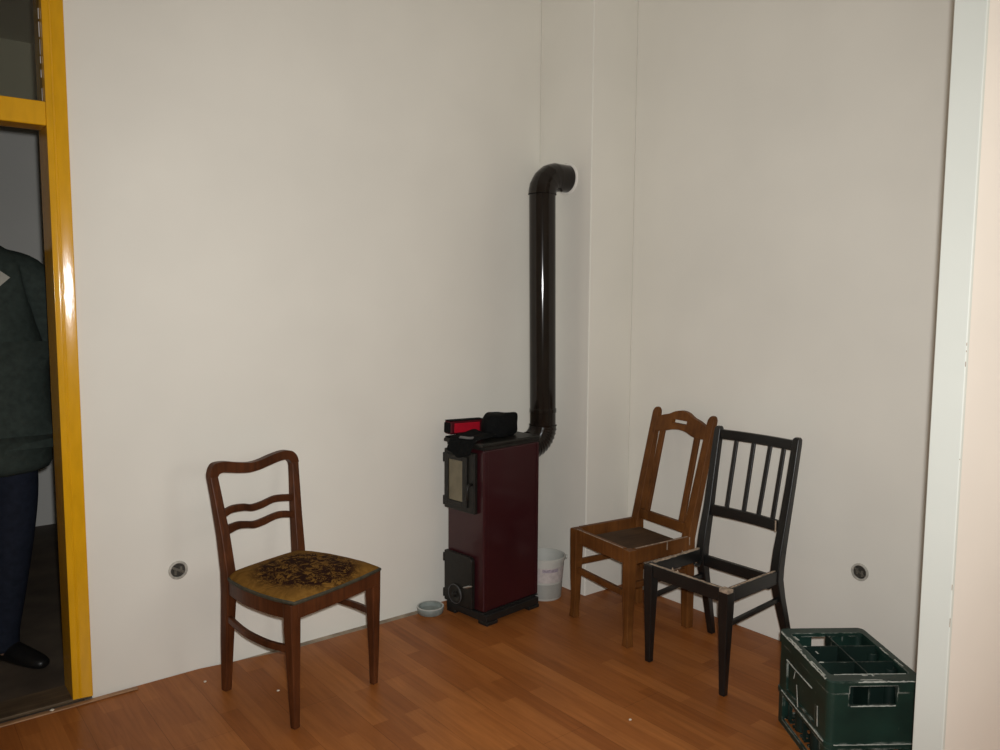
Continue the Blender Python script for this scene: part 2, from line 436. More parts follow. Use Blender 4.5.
# ------------------------------------------------------------------ stove
so = (-.95508679, -.24868259, 0)
sa = math.atan2(-.99437195, .10594536)
stove = empty('stove', so, sa)
tag(stove, 'tall burgundy solid-fuel stove with black doors standing in the corner', 'stove')
W2, D = .139, .35
WB2, D = .112, .372
b = MB(); b.box(-W2, WB2, .004, D, .055, .815); b.build('body', M['burgundy'], stove, bevel=.008, seg=3)
b = MB()
b.box(-W2-.002, W2-.002, -.002, .353, .016, .050); b.box(-W2-.001, WB2+.004, -.001, D, .0502, .0549)
for x in (-1, 1):
    for y in (0, 1):
        cx, cy = x*(W2-.028), .035+y*(.352-.07)
        b.box(cx-.03, cx+.03, cy-.036, cy+.036, 0, .0159)
b.build('plinth', M['plinth'], stove, bevel=.003)
b = MB()
b.box(-W2-.001, WB2+.001, .002, D, .8155, .829)
b.build('neck', M['castiron'], stove)
b = MB()
b.box(-W2-.010, WB2+.005, -.014, D+.002, .8295, .847)
b.build('top_plate', M['castiron'], stove, bevel=.005)
# upper door
up_door = MB(); up_door.box(-.137, .072, -.020, .0035, .515, .800)
o = up_door.build('fire_door', M['castiron'], stove, bevel=.005)
f = MB()
for x0, x1, z0, z1 in ((-.125, -.100, .54, .778), (.0, .03, .54, .778), (-.0995, -.0005, .755, .778), (-.0995, -.0005, .54, .562)):
    f.box(x0, x1, -.030, -.0205, z0, z1)
f.build('raised_frame', M['castiron'], o, bevel=.003)
g = MB(); g.box(-.0995, -.0005, -.0235, -.0203, .5625, .7545); g.build('glass', M['stove_glass'], o)
for z in (.755, .548):
    h = MB(); h.tube([(-.144, -.012, z-.022), (-.144, -.012, z+.022)], .0075, 12); h.build('hinge', M['castiron'], o, bevel=.002)
h = MB(); h.tube([(.055, -.021, .655), (.055, -.040, .652), (.055, -.048, .630), (.055, -.048, .585)], [.007, .007, .006, .008], 12)
h.build('handle', M['castiron'], o, smooth=True)
# lower door with rounded corner
b = MB()
out = [(-.137, .062), (.055, .062), (.055, .285)]
for k in range(1, 6): a = k/6*PI/2; out.append((.055-.022+.022*math.cos(a), .285+.022*math.sin(a)))
out += [(.033, .307), (-.137, .307)]
b.profile(out, -.020, .0035)
o = b.build('ash_door', M['castiron'], stove, bevel=.004)
f = MB(); f.lathe([(.044, -.0205), (.044, -.026), (.040, -.030), (.030, -.030), (.024, -.027), (.014, -.028), (.010, -.040), (.0, -.041)], 28, (-.053, 0, .112), 'y', False)
smooth_angle(f.build('air_wheel', M['castiron'], o))
f = MB(); f.lathe([(.0445, -.0295), (.0465, -.0285), (.0465, -.0255), (.044, -.0245)], 28, (-.053, 0, .112), 'y', False)
smooth_angle(f.build('air_wheel_glint', M['greyglint'], o))  # crescent of light on the wheel, put into a paler ring
f = MB(); f.tube([(.044, -.0205, .172), (.044, -.034, .172)], .006, 10); f.tube([(.02, -.036, .163), (.044, -.037, .172), (.075, -.036, .183)], [.005, .006, .004], 10)
f.build('latch', M['chrome'], o, smooth=True)
for z in (.27, .095):
    h = MB(); h.tube([(-.144, -.012, z-.020), (-.144, -.012, z+.020)], .0075, 12); h.build('hinge', M['castiron'], o, bevel=.002)
# side panel frame on the visible side
b = MB(); b.box(WB2+.0002, WB2+.003, .010, .030, .06, .81); b.box(WB2+.0002, WB2+.003, D-.02, D-.004, .06, .81)
b.build('side_trim', M['burgundy'], stove, bevel=.001)

# flue pipe
pipe = empty('flue_pipe', (-.474, -.212, .70))
tag(pipe, 'glossy brown-black stovepipe rising from the stove back into the chimney breast', 'pipe')
PR = .0665
def P(pts): return [Vector((x+.474, y+.212, z-.70)) for x, y, z in pts]
def arc(c, r, a0, a1, n, ax):
    # in the plane of dir ax (horizontal unit) and z
    return [(c[0]+ax[0]*r*math.cos(a0+(a1-a0)*k/n), c[1]+ax[1]*r*math.cos(a0+(a1-a0)*k/n), c[2]+r*math.sin(a0+(a1-a0)*k/n)) for k in range(n+1)]
sd = Vector((1, 0, 0))
px, py = -.474, -.212
qx = px+.020
R1 = .098; PE = PR+.0015
# lower elbow: comes out of the stove back along sd, turns up. ribbed gussets
zc = .775
ctr = (qx-sd.x*R1, py-sd.y*R1, zc+R1)
a = arc(ctr, R1, -PI/2, 0, 30, sd)
rad = [PE+.003*(1 if k % 3 == 0 else 0) for k in range(31)]
b = MB(); b.tube(P(a), rad, 40, up=(0, 1, 0), cap=False)
b.build('lower_elbow', M['pipe'], pipe, smooth=True)
bx = so[0]+.99437*(D+.001)
loc_ = lambda p: Matrix.Rotation(-sa, 3, 'Z') @ (Vector(p)-Vector(so))
b = MB(); b.tube([loc_((bx, py, zc)), loc_((ctr[0]-.001, py, zc))], PR-.002, 40, cap=False)
b.build('outlet_collar', M['castiron'], stove, smooth=True)
ztop = 2.012; R2 = .09
b = MB(); b.tube(P([(qx, py, zc+R1-.02), (qx-.001, py, zc+R1+.05), (px, py, ztop)]), [PR-.0015, PR-.0015, PR-.0015], 64, up=(0, 1, 0), cap=False)
smooth_angle(b.build('pipe', M['pipe'], pipe))
b = MB(); b.lathe([(PR-.001, .935), (PR+.0012, .937), (PR+.0012, .955), (PR-.001, .957)], 48, (.0193, 0, -.70), 'z', False)
smooth_angle(b.build('joint_band', M['pipe'], pipe))
ax2 = Vector((1, 0, 0))
c2 = (px+R2, py, ztop)
a = arc(c2, R2, PI, PI/2, 26, ax2)
rad = [PR+.002+.0015*(1 if k % 6 == 0 else 0) for k in range(27)]
pts = a+[(-.3095, py, ztop+R2)]
b = MB(); b.tube(P(pts), rad+[PR], 40, up=(0, 1, 0), cap=False)
b.build('upper_elbow', M['pipe'], pipe, smooth=True)
b = MB(); b.tube(P([(px+.088, py-.022, ztop+.038), (px+.100, py-.034, ztop+.020)]), .006, 8); b.build('damper_knob', M['pipe'], pipe, smooth=True)
b = MB(); b.lathe([(PR+.001, -.3097), (PR+.001, -.316), (PR+.007, -.316), (PR+.012, -.3125), (PR+.013, -.3097)], 40, (.474, 0, ztop+R2-.70), 'x', False)
smooth_angle(b.build('wall_ring', M['rosette'], pipe)); 
# ------------------------------------------------------------------ things on the stove
def lumpy(o, amp, sc, seed=0, sub=3):
    dg = bpy.context.evaluated_depsgraph_get(); dg.update()
    me = bpy.data.meshes.new_from_object(o.evaluated_get(dg)); o.modifiers.clear(); o.data = me
    for v in me.vertices:
        n = noise.noise_vector(v.co*sc+Vector((seed, 0, 0)))
        v.co += n*amp
    for p in me.polygons: p.use_smooth = True
    return o
bag = empty('cloth_bag', (so[0], so[1], .847), sa)
tag(bag, 'black cloth bag slumped on top of the burgundy stove, flap over its front edge', 'bag')
b = MB()
def rr(x0, x1, y0, y1, z): return [(x0, y0, z), (x1, y0, z), (x1, y1, z), (x0, y1, z)]
def sk(x0, x1, y0, y1, z): return [(x0, y0+.075, z), (x1, y0, z), (x1, y1, z), (x0, y1-.03, z)]
b.loft([sk(-.07, .060, .090, .295, .001), sk(-.085, .074, .06, .318, .012), sk(-.085, .080, .058, .322, .030), sk(-.080, .078, .060, .318, .075), sk(-.075, .076, .066, .316, .105), sk(-.060, .070, .076, .308, .117), sk(-.03, .05, .11, .27, .119)])
for v in b.bm.verts: v.co.z *= .94
for v in b.bm.verts:
    if v.co.y > .2: v.co.y += .014
o = b.build('bag_body', M['blackcloth'], bag, sub=4)
o.modifiers['sub'].subdivision_type = 'CATMULL_CLARK'
lumpy(o, .008, 16, 3)
for v in o.data.vertices: v.co.z = max(v.co.z, .001)
b = MB(); b.box(-.150, -.075, -.004, .19, .0005, .0062); b.build('base_pad', M['blackcloth'], bag, bevel=.002, seg=3)
# flap: strip of cloth from the bag over the front edge of the top plate
b = MB()
nx, ny = 12, 14
prof = [(.12, .026), (.085, .018), (.05, .013), (.02, .014), (.0, .008), (-.012, .006), (-.021, .000), (-.026, -.010), (-.028, -.022), (-.032, -.04), (-.035, -.048), (-.036, -.055), (-.035, -.061), (-.034, -.066)]
rows = []
for k in range(nx+1):
    x = -.095+.18*k/nx
    rows.append([(x*(1-.12*j/ny) - .01*j/ny, y+.004*math.sin(k*1.1+j*.4), z*(1 if z > 0 else (.75+.35*math.sin(k/nx*PI)))+.003*math.sin(k*.9)+(.004 if z>=0 else 0)) for j, (y, z) in enumerate(prof)])
vs = [[b.bm.verts.new(p) for p in r] for r in rows]
for k in range(nx):
    for j in range(len(prof)-1): b.bm.faces.new((vs[k][j], vs[k][j+1], vs[k+1][j+1], vs[k+1][j]))
o = b.build('flap', M['blackcloth'], bag)
s = o.modifiers.new('sol', 'SOLIDIFY'); s.thickness = .004; s.offset = 1
q = o.modifiers.new('sub', 'SUBSURF'); q.levels = q.render_levels = 2
for p in o.data.polygons: p.use_smooth = True
b = MB(); b.sweep(resample([(-.03, -.0165, .017), (0, -.0165, .0185), (.03, -.0165, .0195), (.055, -.010, .023)], 9), .007, .0025, (0, -.5, .9))
b.build('flap_glint', M['greyglint'], bag, bevel=.001)  # grey highlight on the black cloth, built as a pale strip

# red case leaning on the bag
case = empty('red_case', (0, 0, 0))
tag(case, 'small flat red case with dark ends beside the black cloth bag on the stove', 'case')
CASE_L = Vector((-.958, -.122, .8595)); CASE_R = Vector((-.785, -.123, .8545))
ln = (CASE_R-CASE_L).length; tx = (CASE_R-CASE_L).normalized()
case.location = CASE_L; 
ny_ = Vector((0, 0, 1)).cross(tx).normalized(); nz_ = tx.cross(ny_)
mm = Matrix.Identity(4)
for i in range(3): mm[i][0] = tx[i]; mm[i][1] = ny_[i]; mm[i][2] = nz_[i]
mm.translation = CASE_L; case.matrix_world = mm
b = MB(); b.box(0, ln+.03, 0, .055, 0, .062); b.build('shell', M['darkred'], case, bevel=.008, seg=3)
b = MB(); b.box(.020, ln-.004, -.004, -.0005, .008, .053); b.build('red_front', M['red'], case, bevel=.003)
b = MB(); b.box(-.006, .008, .004, .05, .006, .056); b.build('end_cap', M['blackcloth'], case, bevel=.005)
b = MB(); b.box(.0, ln+.03, .003, .052, .0622, .066); b.build('top_band', M['blackcloth'], case, bevel=.002)

# ------------------------------------------------------------------ bucket and dish
bk = empty('bucket', (-.468, -.252, 0))
tag(bk, 'white translucent plastic bucket with faded label on the floor behind the stove', 'bucket')
b = MB()
b.lathe([(.083, .0), (.086, .004), (.0905, .085), (.100, .196), (.106, .198), (.107, .214), (.103, .216), (.0995, .214), (.097, .19), (.086, .03), (.08, .008), (.0, .007)], 44, cap=False)
bb = MB(); 
o = smooth_angle(b.build('pail', M['bucket'], bk), 50)
b = MB(); b.lathe([(.0845, .003), (.0908, .0835), (.0915, .085), (.0915, .080), (.0858, .003)], 44, cap=False)
smooth_angle(b.build('grime_band', M['bucket_fill'], bk), 50)
b = MB(); seg = 26; rows = []
for z in (.095, .172):
    r = .0905+(z-.085)*.0856+.0006
    rows.append([(r*math.cos(a), r*math.sin(a), z) for a in [math.radians(-165+k*5) for k in range(seg+1)]])
vs = [[b.bm.verts.new(p) for p in r] for r in rows]
for k in range(seg): b.bm.faces.new((vs[0][k], vs[0][k+1], vs[1][k+1], vs[1][k]))
lab = b.build('paper_label', M['label_paper'], bk, smooth=True)
b = MB(); rows = []
for z in (.150, .166):
    r = .0905+(z-.085)*.0856+.0012
    rows.append([(r*math.cos(a), r*math.sin(a), z) for a in [math.radians(-138+k*1.9) for k in range(seg+1)]])
vs = [[b.bm.verts.new(p) for p in r] for r in rows]
for k in range(seg): b.bm.faces.new((vs[0][k], vs[0][k+1], vs[1][k+1], vs[1][k]))
b.build('print_band', M['label_print'], lab, smooth=True)
for s in (-1, 1):
    b = MB(); a = math.radians(-40 if s > 0 else 140)
    b.tube([(.1075*math.cos(a), .1075*math.sin(a), .205), (.115*math.cos(a), .115*math.sin(a), .205)], .011, 14); b.build('handle_lug', M['bucket'], bk, bevel=.002)
b = MB()
b.tube([(.112*math.cos(math.radians(-40))*math.cos(t)-.112*math.sin(math.radians(-40))*0+0.0*t, .112*math.sin(math.radians(-40))*math.cos(t), .205) for t in (0, .01)], .001, 6)
b.bm.free()
b = MB(); a = math.radians(-40); e1 = Vector((math.cos(a), math.sin(a), 0)); e2 = Vector((-math.sin(a), math.cos(a), 0))
b.tube([e1*.113*math.cos(t)+e2*.113*math.sin(t)*.93+Vector((0, 0, .205-.03*math.sin(t))) for t in [PI*k/20 for k in range(21)]], .002, 8)
b.build('wire_handle', M['chrome'], bk, smooth=True)

dish = empty('ashtray', (-1.050, -.085, 0)); dish.scale = (1.15, 1.15, 1.05)
tag(dish, 'small grey-green glass ashtray on the floor beside the stove foot', 'ashtray')
b = MB(); b.lathe([(.050, .0), (.054, .004), (.057, .026), (.056, .030), (.050, .030), (.046, .012), (.0, .010)], 32, cap=False)
smooth_angle(b.build('bowl', M['dish'], dish), 50)
b = MB(); b.lathe([(.0505, .0302), (.0565, .0302), (.0565, .0325), (.0505, .0325)], 32, cap=False)
smooth_angle(b.build('rim', M['dish_rim'], dish), 50)

# ------------------------------------------------------------------ wall sockets
def socket(name, loc, axis, label, R):
    e = empty(name, loc); tag(e, label, 'socket', 'open wall sockets')
    s = -1
    b = MB(); b.lathe([(R, s*.0003), (R, s*.004), (R*.93, s*.006), (R*.78, s*.006), (R*.74, s*.003), (R*.74, s*.0003)], 32, (0, 0, 0), axis, False)
    smooth_angle(b.build('ring', M['socket_grey'], e), 40)
    b = MB(); b.lathe([(R*.74, s*.0004), (R*.74, s*.0014), (.0, s*.0014)], 32, (0, 0, 0), axis, False)
    b.build('well', M['socket_dark'], e)
    b = MB()
    for q in (-1, 1):
        u0, u1 = sorted((q*R*.18, q*R*.42))
        if axis == 'y': b.box(u0, u1, -.0062, -.0015, -R*.38+q*.003, R*.30+q*.003)
        else: b.box(-.0062, -.0015, u0, u1, -R*.38+q*.003, R*.30+q*.003)
    b.build('contact', M['contact'], e, bevel=.001)
    b = MB()
    if axis == 'y': b.sweep([(-R*.62, -.005, R*.42), (0, -.0065, R*.05), (R*.6, -.005, -R*.3)], .0045, .003, (0, -1, 0))
    else: b.sweep([(-.005, R*.62, R*.42), (-.0065, 0, R*.05), (-.005, -R*.6, -R*.3)], .0025, .003, (-1, 0, 0))
    b.build('bracket', M['contact'], e)
    return e
socket('wall_socket', (-2.188, 0, .4255), 'y', 'open round wall socket on the wall beside the yellow doorway', .037)
socket('wall_socket.001', (0, -1.645, .4075), 'x', 'open round wall socket on the wall above the green crate', .036)
# ------------------------------------------------------------------ chair with the upholstered seat
ch = empty('upholstered_chair', (-1.81196304, -.60612317, 0), math.radians(17.5733))
tag(ch, 'dark reddish wooden chair with floral upholstered seat and wavy ladder back', 'chair')
WR = M['wood_red']
for s in (-1, 1):
    x = s*.2
    b = MB(); b.post([(x*1.0, 0, 0, .0125, .0125), (x*1.01, .0, .12, .015, .015), (x*1.015, .003, .36, .0215, .021), (x*1.015, .003, .452, .0225, .022)])
    b.build('front_leg', WR, ch, bevel=.004)
# back posts run on as the rear legs
postL = [(-.160, .428, 0, .0145, .015), (-.168, .405, .20, .018, .019), (-.171, .384, .40, .021, .022), (-.171, .386, .48, .021, .021), (-.170, .412, .62, .0195, .0185), (-.172, .445, .76, .018, .016), (-.175, .462, .835, .0175, .0155)]
postR = [(.160, .428, 0, .0145, .015), (.166, .405, .20, .018, .019), (.170, .384, .40, .021, .022), (.172, .386, .48, .021, .021), (.186, .412, .62, .0195, .0185), (.207, .442, .76, .018, .016), (.2195, .460, .825, .0175, .0155)]
for pl in (postL, postR):
    MB().post(pl).build('back_leg', WR, ch, bevel=.005)
def dep1(x, z): return .386+(z-.48)/(.835-.48)*.077
upper = [(-.1925, .832), (-.191, .846), (-.183, .868), (-.165, .882), (-.121, .881), (-.063, .868), (-.003, .858), (.044, .861), (.1, .872), (.158, .879), (.2, .873), (.226, .853), (.236, .830), (.237, .820)]
lower = [(-.1575, .8295), (-.157, .831), (-.152, .838), (-.136, .842), (-.100, .835), (-.06, .827), (-.012, .821), (.040, .824), (.095, .834), (.148, .842), (.182, .839), (.197, .826), (.2015, .817), (.2015, .812)]
U = resample(upper, 53); L = resample(lower, 53)
MB().band(U, L, lambda x, z: .459+.0005*(x*x), .014).build('crest_rail', WR, ch, bevel=.004)
for u, l, zc_ in (
    ([(-.160, .696), (-.13, .706), (-.098, .710), (-.047, .704), (-.009, .694), (.04, .697), (.095, .707), (.14, .704), (.188, .696)],
     [(-.160, .668), (-.13, .677), (-.105, .682), (-.05, .677), (-.010, .667), (.038, .669), (.092, .680), (.14, .676), (.188, .667)], .69),
    ([(-.160, .640), (-.13, .645), (-.089, .646), (-.05, .638), (-.014, .630), (.03, .633), (.096, .642), (.14, .638), (.184, .626)],
     [(-.160, .604), (-.13, .611), (-.092, .617), (-.05, .611), (-.014, .602), (.03, .604), (.09, .615), (.14, .611), (.184, .598)], .62)):
    MB().band(resample(u, 36), resample(l, 36), lambda x, z, zc_=zc_: dep1(x, zc_)+.022*(1-(x/.18)**2)*.5, .009).build('back_slat', WR, ch, bevel=.004)
# seat rails, bowed side rails
b = MB(); b.sweep(resample([(-.195, -.012, .425), (-.1, -.017, .425), (.0, -.019, .425), (.1, -.017, .425), (.195, -.012, .425)], 13), .011, .026); b.build('front_rail', WR, ch, bevel=.003)
for s in (-1, 1):
    b = MB(); b.sweep(resample([(s*.203, .005, .424), (s*.214, .10, .424), (s*.210, .22, .425), (s*.192, .31, .426), (s*.172, .375, .427)], 17), .011, .028)
    b.build('side_rail', WR, ch, bevel=.003)
b = MB(); b.bar((-.17, .385, .425), (.17, .385, .425), .011, .028); b.build('rear_rail', WR, ch, bevel=.003)
for s in (-1, 1):
    b = MB(); b.sweep(resample([(s*.202, .008, .285), (s*.218, .10, .285), (s*.213, .22, .289), (s*.192, .32, .295), (s*.170, .40, .303)], 17), .0085, .0125)
    b.build('stretcher', WR, ch, bevel=.003)
# seat cushion: outline and dome
def seat_outline(n=64, inset=0):
    pts = [(-.214, -.022), (-.1, -.032), (0, -.035), (.1, -.032), (.214, -.022), (.226, .06), (.226, .14), (.218, .24), (.198, .33), (.172, .392), (.09, .398), (0, .399), (-.09, .398), (-.172, .392), (-.198, .33), (-.218, .24), (-.226, .14), (-.226, .06)]
    c = (0, .175)
    pp = pts+pts[:1]
    res = []
    for i in range(len(pts)):
        for t in (0, .5): 
            p, q = pp[i], pp[i+1]; x, y = p[0]+(q[0]-p[0])*t, p[1]+(q[1]-p[1])*t
            res.append((c[0]+(x-c[0])*(1-inset), c[1]+(y-c[1])*(1-inset)))
    return res
rings = []
for ins, z in ((.03, .4545), (.0, .456), (-.004, .461), (.0, .467), (.03, .472), (.10, .479), (.22, .485), (.4, .490), (.6, .493), (.8, .4945), (.97, .495)):
    rings.append([(x, y, z) for x, y in seat_outline(inset=ins)])
b = MB(); b.loft(rings); 
o = b.build('seat_cushion', M['seat'], ch); smooth_angle(o, 60)
b = MB(); pts = [Vector((x, y, .459)) for x, y in seat_outline(inset=-.006)]; 
rr_ = []
for i, p in enumerate(pts):
    t = (pts[(i+1) % len(pts)]-pts[i-1]).normalized(); n_ = Vector((t.y, -t.x, 0))
    rr_.append([p+n_*.006*math.cos(a)+Vector((0, 0, .007*math.sin(a))) for a in [2*PI*k/8 for k in range(8)]])
b.loft(rr_, closed=True); smooth_angle(b.build('seat_border', M['piping'], ch), 70)

# ------------------------------------------------------------------ brown bare-frame chair
c2o = empty('bare_frame_chair', (-.55411566, -.73382946, 0), math.radians(-97.2467))
tag(c2o, 'brown wooden chair with arched slotted crest, dark board in its open seat', 'chair')
WB = M['wood_brown']
for s in (-1, 1):
    x = s*.19
    b = MB(); b.post([(x*1.02, -.004, 0, .0185, .0185), (x*1.015, -.002, .05, .0155, .0155), (x*1.0, .0, .10, .0165, .0165), (x, .0, .25, .0205, .0205), (x, .002, .37, .0225, .0225), (x, .002, .429, .0225, .0225)])
    b.build('front_leg', WB, c2o, bevel=.003)
def d2(z): return .362+max(0, (z-.42))*.232
for s, dxp in ((-1, 0), (1, -.006)):
    st = [(s*.176+dxp, .372, 0, .019, .019), (s*.176+dxp, .368, .2, .021, .022), (s*.178+dxp, .362, .42, .022, .023), (s*.181+dxp, d2(.6), .6, .022, .020), (s*.184+dxp, d2(.8), .8, .021, .017), (s*.186+dxp, d2(.93), .93, .020, .015), (s*.187+dxp, d2(.955), .955, .019, .014), (s*.1875+dxp, d2(.968), .968, .0145, .011), (s*.188+dxp, d2(.975), .975, .007, .007)]
    MB().post(st).build('back_leg', WB, c2o, bevel=.003)
# arched crest with a slot: outline top and bottom joined round the slot
def crest_half():
    up_ = resample([(-.172, .924), (-.133, .943), (-.089, .954), (-.050, .970), (-.008, .977), (.032, .971), (.072, .953), (.115, .941), (.160, .922)], 41)
    lo_ = resample([(-.172, .864), (-.125, .865), (-.095, .872), (-.055, .882), (-.008, .8875), (.04, .883), (.082, .870), (.115, .865), (.160, .866)], 41)
    return up_, lo_
U, L = crest_half()
b = MB()
b.band(U, L, lambda x, z: d2(z)-.004, .0105)
cr = b.build('crest_rail', WB, c2o)
cut = MB(); cut.box(-.058, .038, .3, .7, .915, .933); cu = cut.build('cutter', WB)
cu.parent = c2o
bpy.context.view_layer.update()
apply_bool(cr, [cu])
bv = cr.modifiers.new('bevel', 'BEVEL'); bv.width = .002; bv.segments = 2; bv.limit_method = 'ANGLE'; bv.angle_limit = .6
for s, xa, xb in ((-1, -.121, -.118), (1, .111, .117)):
    b = MB(); b.post([(xb, d2(.47)-.004, .470, .0155, .007), (xa, d2(.88)-.004, .875, .0155, .007)]); b.build('upright', WB, c2o, bevel=.002)
b = MB(); b.box(-.158, .154, d2(.46)-.014, d2(.46)+.008, .437, .484); b.build('lower_rail', WB, c2o, bevel=.003)
# seat frame
zt, zb = .4315, .366
b = MB(); b.box(-.168, .168, -.018, .006, zb, zt); b.build('front_rail', WB, c2o, bevel=.002)
for s in (-1, 1):
    b = MB(); b.bar((s*.196, .024, (zt+zb)/2), (s*.188, .342, (zt+zb)/2+.004), .012, (zt-zb)/2); b.build('side_rail', WB, c2o, bevel=.002)
b = MB(); b.box(-.155, .150, .352, .372, zb+.0, zt-.055); b.build('rear_rail', WB, c2o, bevel=.002)
b = MB(); b.box(-.090, .182, .006, .305, .411, .418); b.build('seat_board', M['board'], c2o, bevel=.001)
# worn pale edges and a raw batten under the front rail
def ragged(p0, p1, w, h, n=18, seed=0):
    rnd = random.Random(seed); p0, p1 = Vector(p0), Vector(p1); b = MB(); t = (p1-p0).normalized(); sdv = t.cross(Vector((0, 0, 1)))
    rings = []
    for i in range(n+1):
        p = p0.lerp(p1, i/n); ww = w*(.55+.7*rnd.random()); hh = h*(.4+.8*rnd.random()); of = sdv*(w*.4*(rnd.random()-.5))
        rings.append([p+of-sdv*ww, p+of+sdv*ww, p+of+sdv*ww*.7+Vector((0, 0, hh)), p+of-sdv*ww*.7+Vector((0, 0, hh))])
    return b.loft(rings)
ragged((-.165, -.0155, zt+.0003), (.165, -.0155, zt+.0003), .0025, .0015, 26, 1).build('worn_edge', M['raw'], c2o)
ragged((.1955, .03, zt+.0003), (.190, .338, zt+.0043), .003, .0018, 26, 2).build('worn_edge', M['raw'], c2o)
ragged((-.158, .014, zb-.004), (.168, .014, zb-.004), .007, .007, 26, 3).build('raw_batten', M['raw'], c2o)
for (y, s) in ((.20, 4), (.335, 5)):
    b = MB(); b.box(.205, .2075, y, y+.004, zt-.03, zt+.006); b.build('splinter', M['raw'], c2o)
# stretchers
b = MB(); b.bar((-.172, .0, .232), (.172, .0, .228), .010, .0135); b.build('front_stretcher', WB, c2o, bevel=.002)
for s in (-1, 1):
    b = MB(); b.bar((s*.188, .018, .266), (s*.174, .352, .272), .009, .0135); b.build('side_stretcher', WB, c2o, bevel=.002)
b = MB(); b.bar((-.158, .368, .20), (.15, .368, .20), .009, .0125); b.build('rear_stretcher', WB, c2o, bevel=.002)

# ------------------------------------------------------------------ black chair, seat missing
c3o = empty('seatless_chair', (-.61731587, -1.26253397, 0), math.radians(-89.79))
tag(c3o, 'black painted chair with four-spindle back and an empty seat frame', 'chair')
BK = M['black']
for s in (-1, 1):
    x = s*.184
    b = MB(); b.post([(x, .0, 0, .0125, .0125), (x, .0, .10, .0145, .0145), (x, .0, .34, .0215, .0215), (x, .0, .417, .0215, .0215)])
    b.build('front_leg', BK, c3o, bevel=.003)
def d3(z):
    pts = [(.35, .337), (.42, .340), (.5, .353), (.6, .376), (.75, .405), (.95, .442)]
    for (z0, a), (z1, c) in zip(pts, pts[1:]):
        if z <= z1: return a+(c-a)*max(0, (z-z0))/(z1-z0)
    return pts[-1][1]
for s in (-1, 1):
    st = [(s*.200, .445, 0, .0135, .0145), (s*.193, .405, .15, .0155, .0165), (s*.186, .358, .30, .018, .019), (s*.183, .338, .38, .0195, .0215), (s*.183, .341, .43, .0195, .0215), (s*.183, d3(.5), .5, .019, .021), (s*.184, d3(.6), .6, .0175, .0185), (s*.187, d3(.75), .75, .0165, .0165), (s*.189, d3(.92), .92, .0155, .0155), (s*.189, d3(.944), .944, .0145, .0145), (s*.189, d3(.95), .951, .009, .009)]
    MB().post(st).build('back_leg', BK, c3o, bevel=.005, seg=3)
b = MB()
def bowed(z, th, hz, name):
    pts = resample([(-.176, d3(z), z), (-.09, d3(z)+.012, z), (0, d3(z)+.016, z), (.09, d3(z)+.012, z), (.176, d3(z), z)], 15)
    MB().sweep(pts, th, hz).build(name, BK, c3o, bevel=.003)
bowed(.917, .009, .021, 'top_rail'); bowed(.589, .009, .023, 'mid_rail')
for xt, xb in ((-.100, -.101), (-.017, -.018), (.063, .054), (.130, .124)):
    bo = .016*(1-(xt/.19)**2)
    b = MB(); b.post([(xb, d3(.61)+bo, .608, .0088, .0055), (xt, d3(.9)+bo, .899, .0088, .0055)]); b.build('spindle', BK, c3o, bevel=.002)
zt, zb = .4185, .366
b = MB(); b.box(-.163, .163, -.016, .008, zb, zt); b.build('front_rail', BK, c3o, bevel=.002)
for s in (-1, 1):
    b = MB(); b.bar((s*.188, .021, (zt+zb)/2), (s*.186, .318, (zt+zb)/2+.002), .0115, (zt-zb)/2); b.build('side_rail', BK, c3o, bevel=.002)
b = MB(); b.box(-.165, .165, .330, .350, .345, .392); b.build('rear_rail', BK, c3o, bevel=.002)
for s in (-1, 1):
    b = MB(); b.sweep(resample([(s*.178, .319, .366), (s*.172, .300, .352), (s*.174, .27, .3645)], 7), .006, .006); b.build('corner_brace', BK, c3o, bevel=.002)
    b = MB(); b.bar((s*.186, .018, .277), (s*.186, .364, .296), .007, .0095); b.build('side_stretcher', BK, c3o, bevel=.002)
ragged((-.185, -.006, zt+.0003), (.185, -.006, zt+.0003), .007, .002, 34, 11).build('worn_edge', M['raw'], c3o)
ragged((.187, .02, zt+.0003), (.186, .318, zt+.0023), .006, .0022, 30, 12).build('worn_edge', M['raw'], c3o)
ragged((-.187, .02, zt+.0003), (-.186, .318, zt+.0023), .0095, .003, 30, 13).build('worn_edge', M['raw'], c3o)
b = MB(); b.box(.166, .2065, -.0225, .012, zt-.012, zt+.0025); b.build('torn_corner', M['raw'], c3o, bevel=.002)
for x, y, h in ((-.075, .002, .012), (-.184, .12, .010), (-.184, .20, .016), (.185, .16, .006), (-.052, .005, .007)):
    b = MB(); b.loft([[(x-.004, y-.002, zt), (x+.004, y-.003, zt), (x+.004, y+.002, zt), (x-.003, y+.003, zt)], [(x-.001, y-.001, zt+h), (x+.001, y-.001, zt+h), (x+.001, y+.001, zt+h), (x-.001, y+.001, zt+h)]])
    b.build('splinter', M['raw'], c3o)
b = MB(); b.box(.150, .156, d3(.589)-.0106, d3(.589)-.0096, .566, .612); b.build('paint_chip', M['raw'], c3o)
b = MB(); b.box(-.2065, -.2035, d3(.72)-.006, d3(.72)+.006, .712, .725); b.build('paint_chip', M['raw'], c3o)

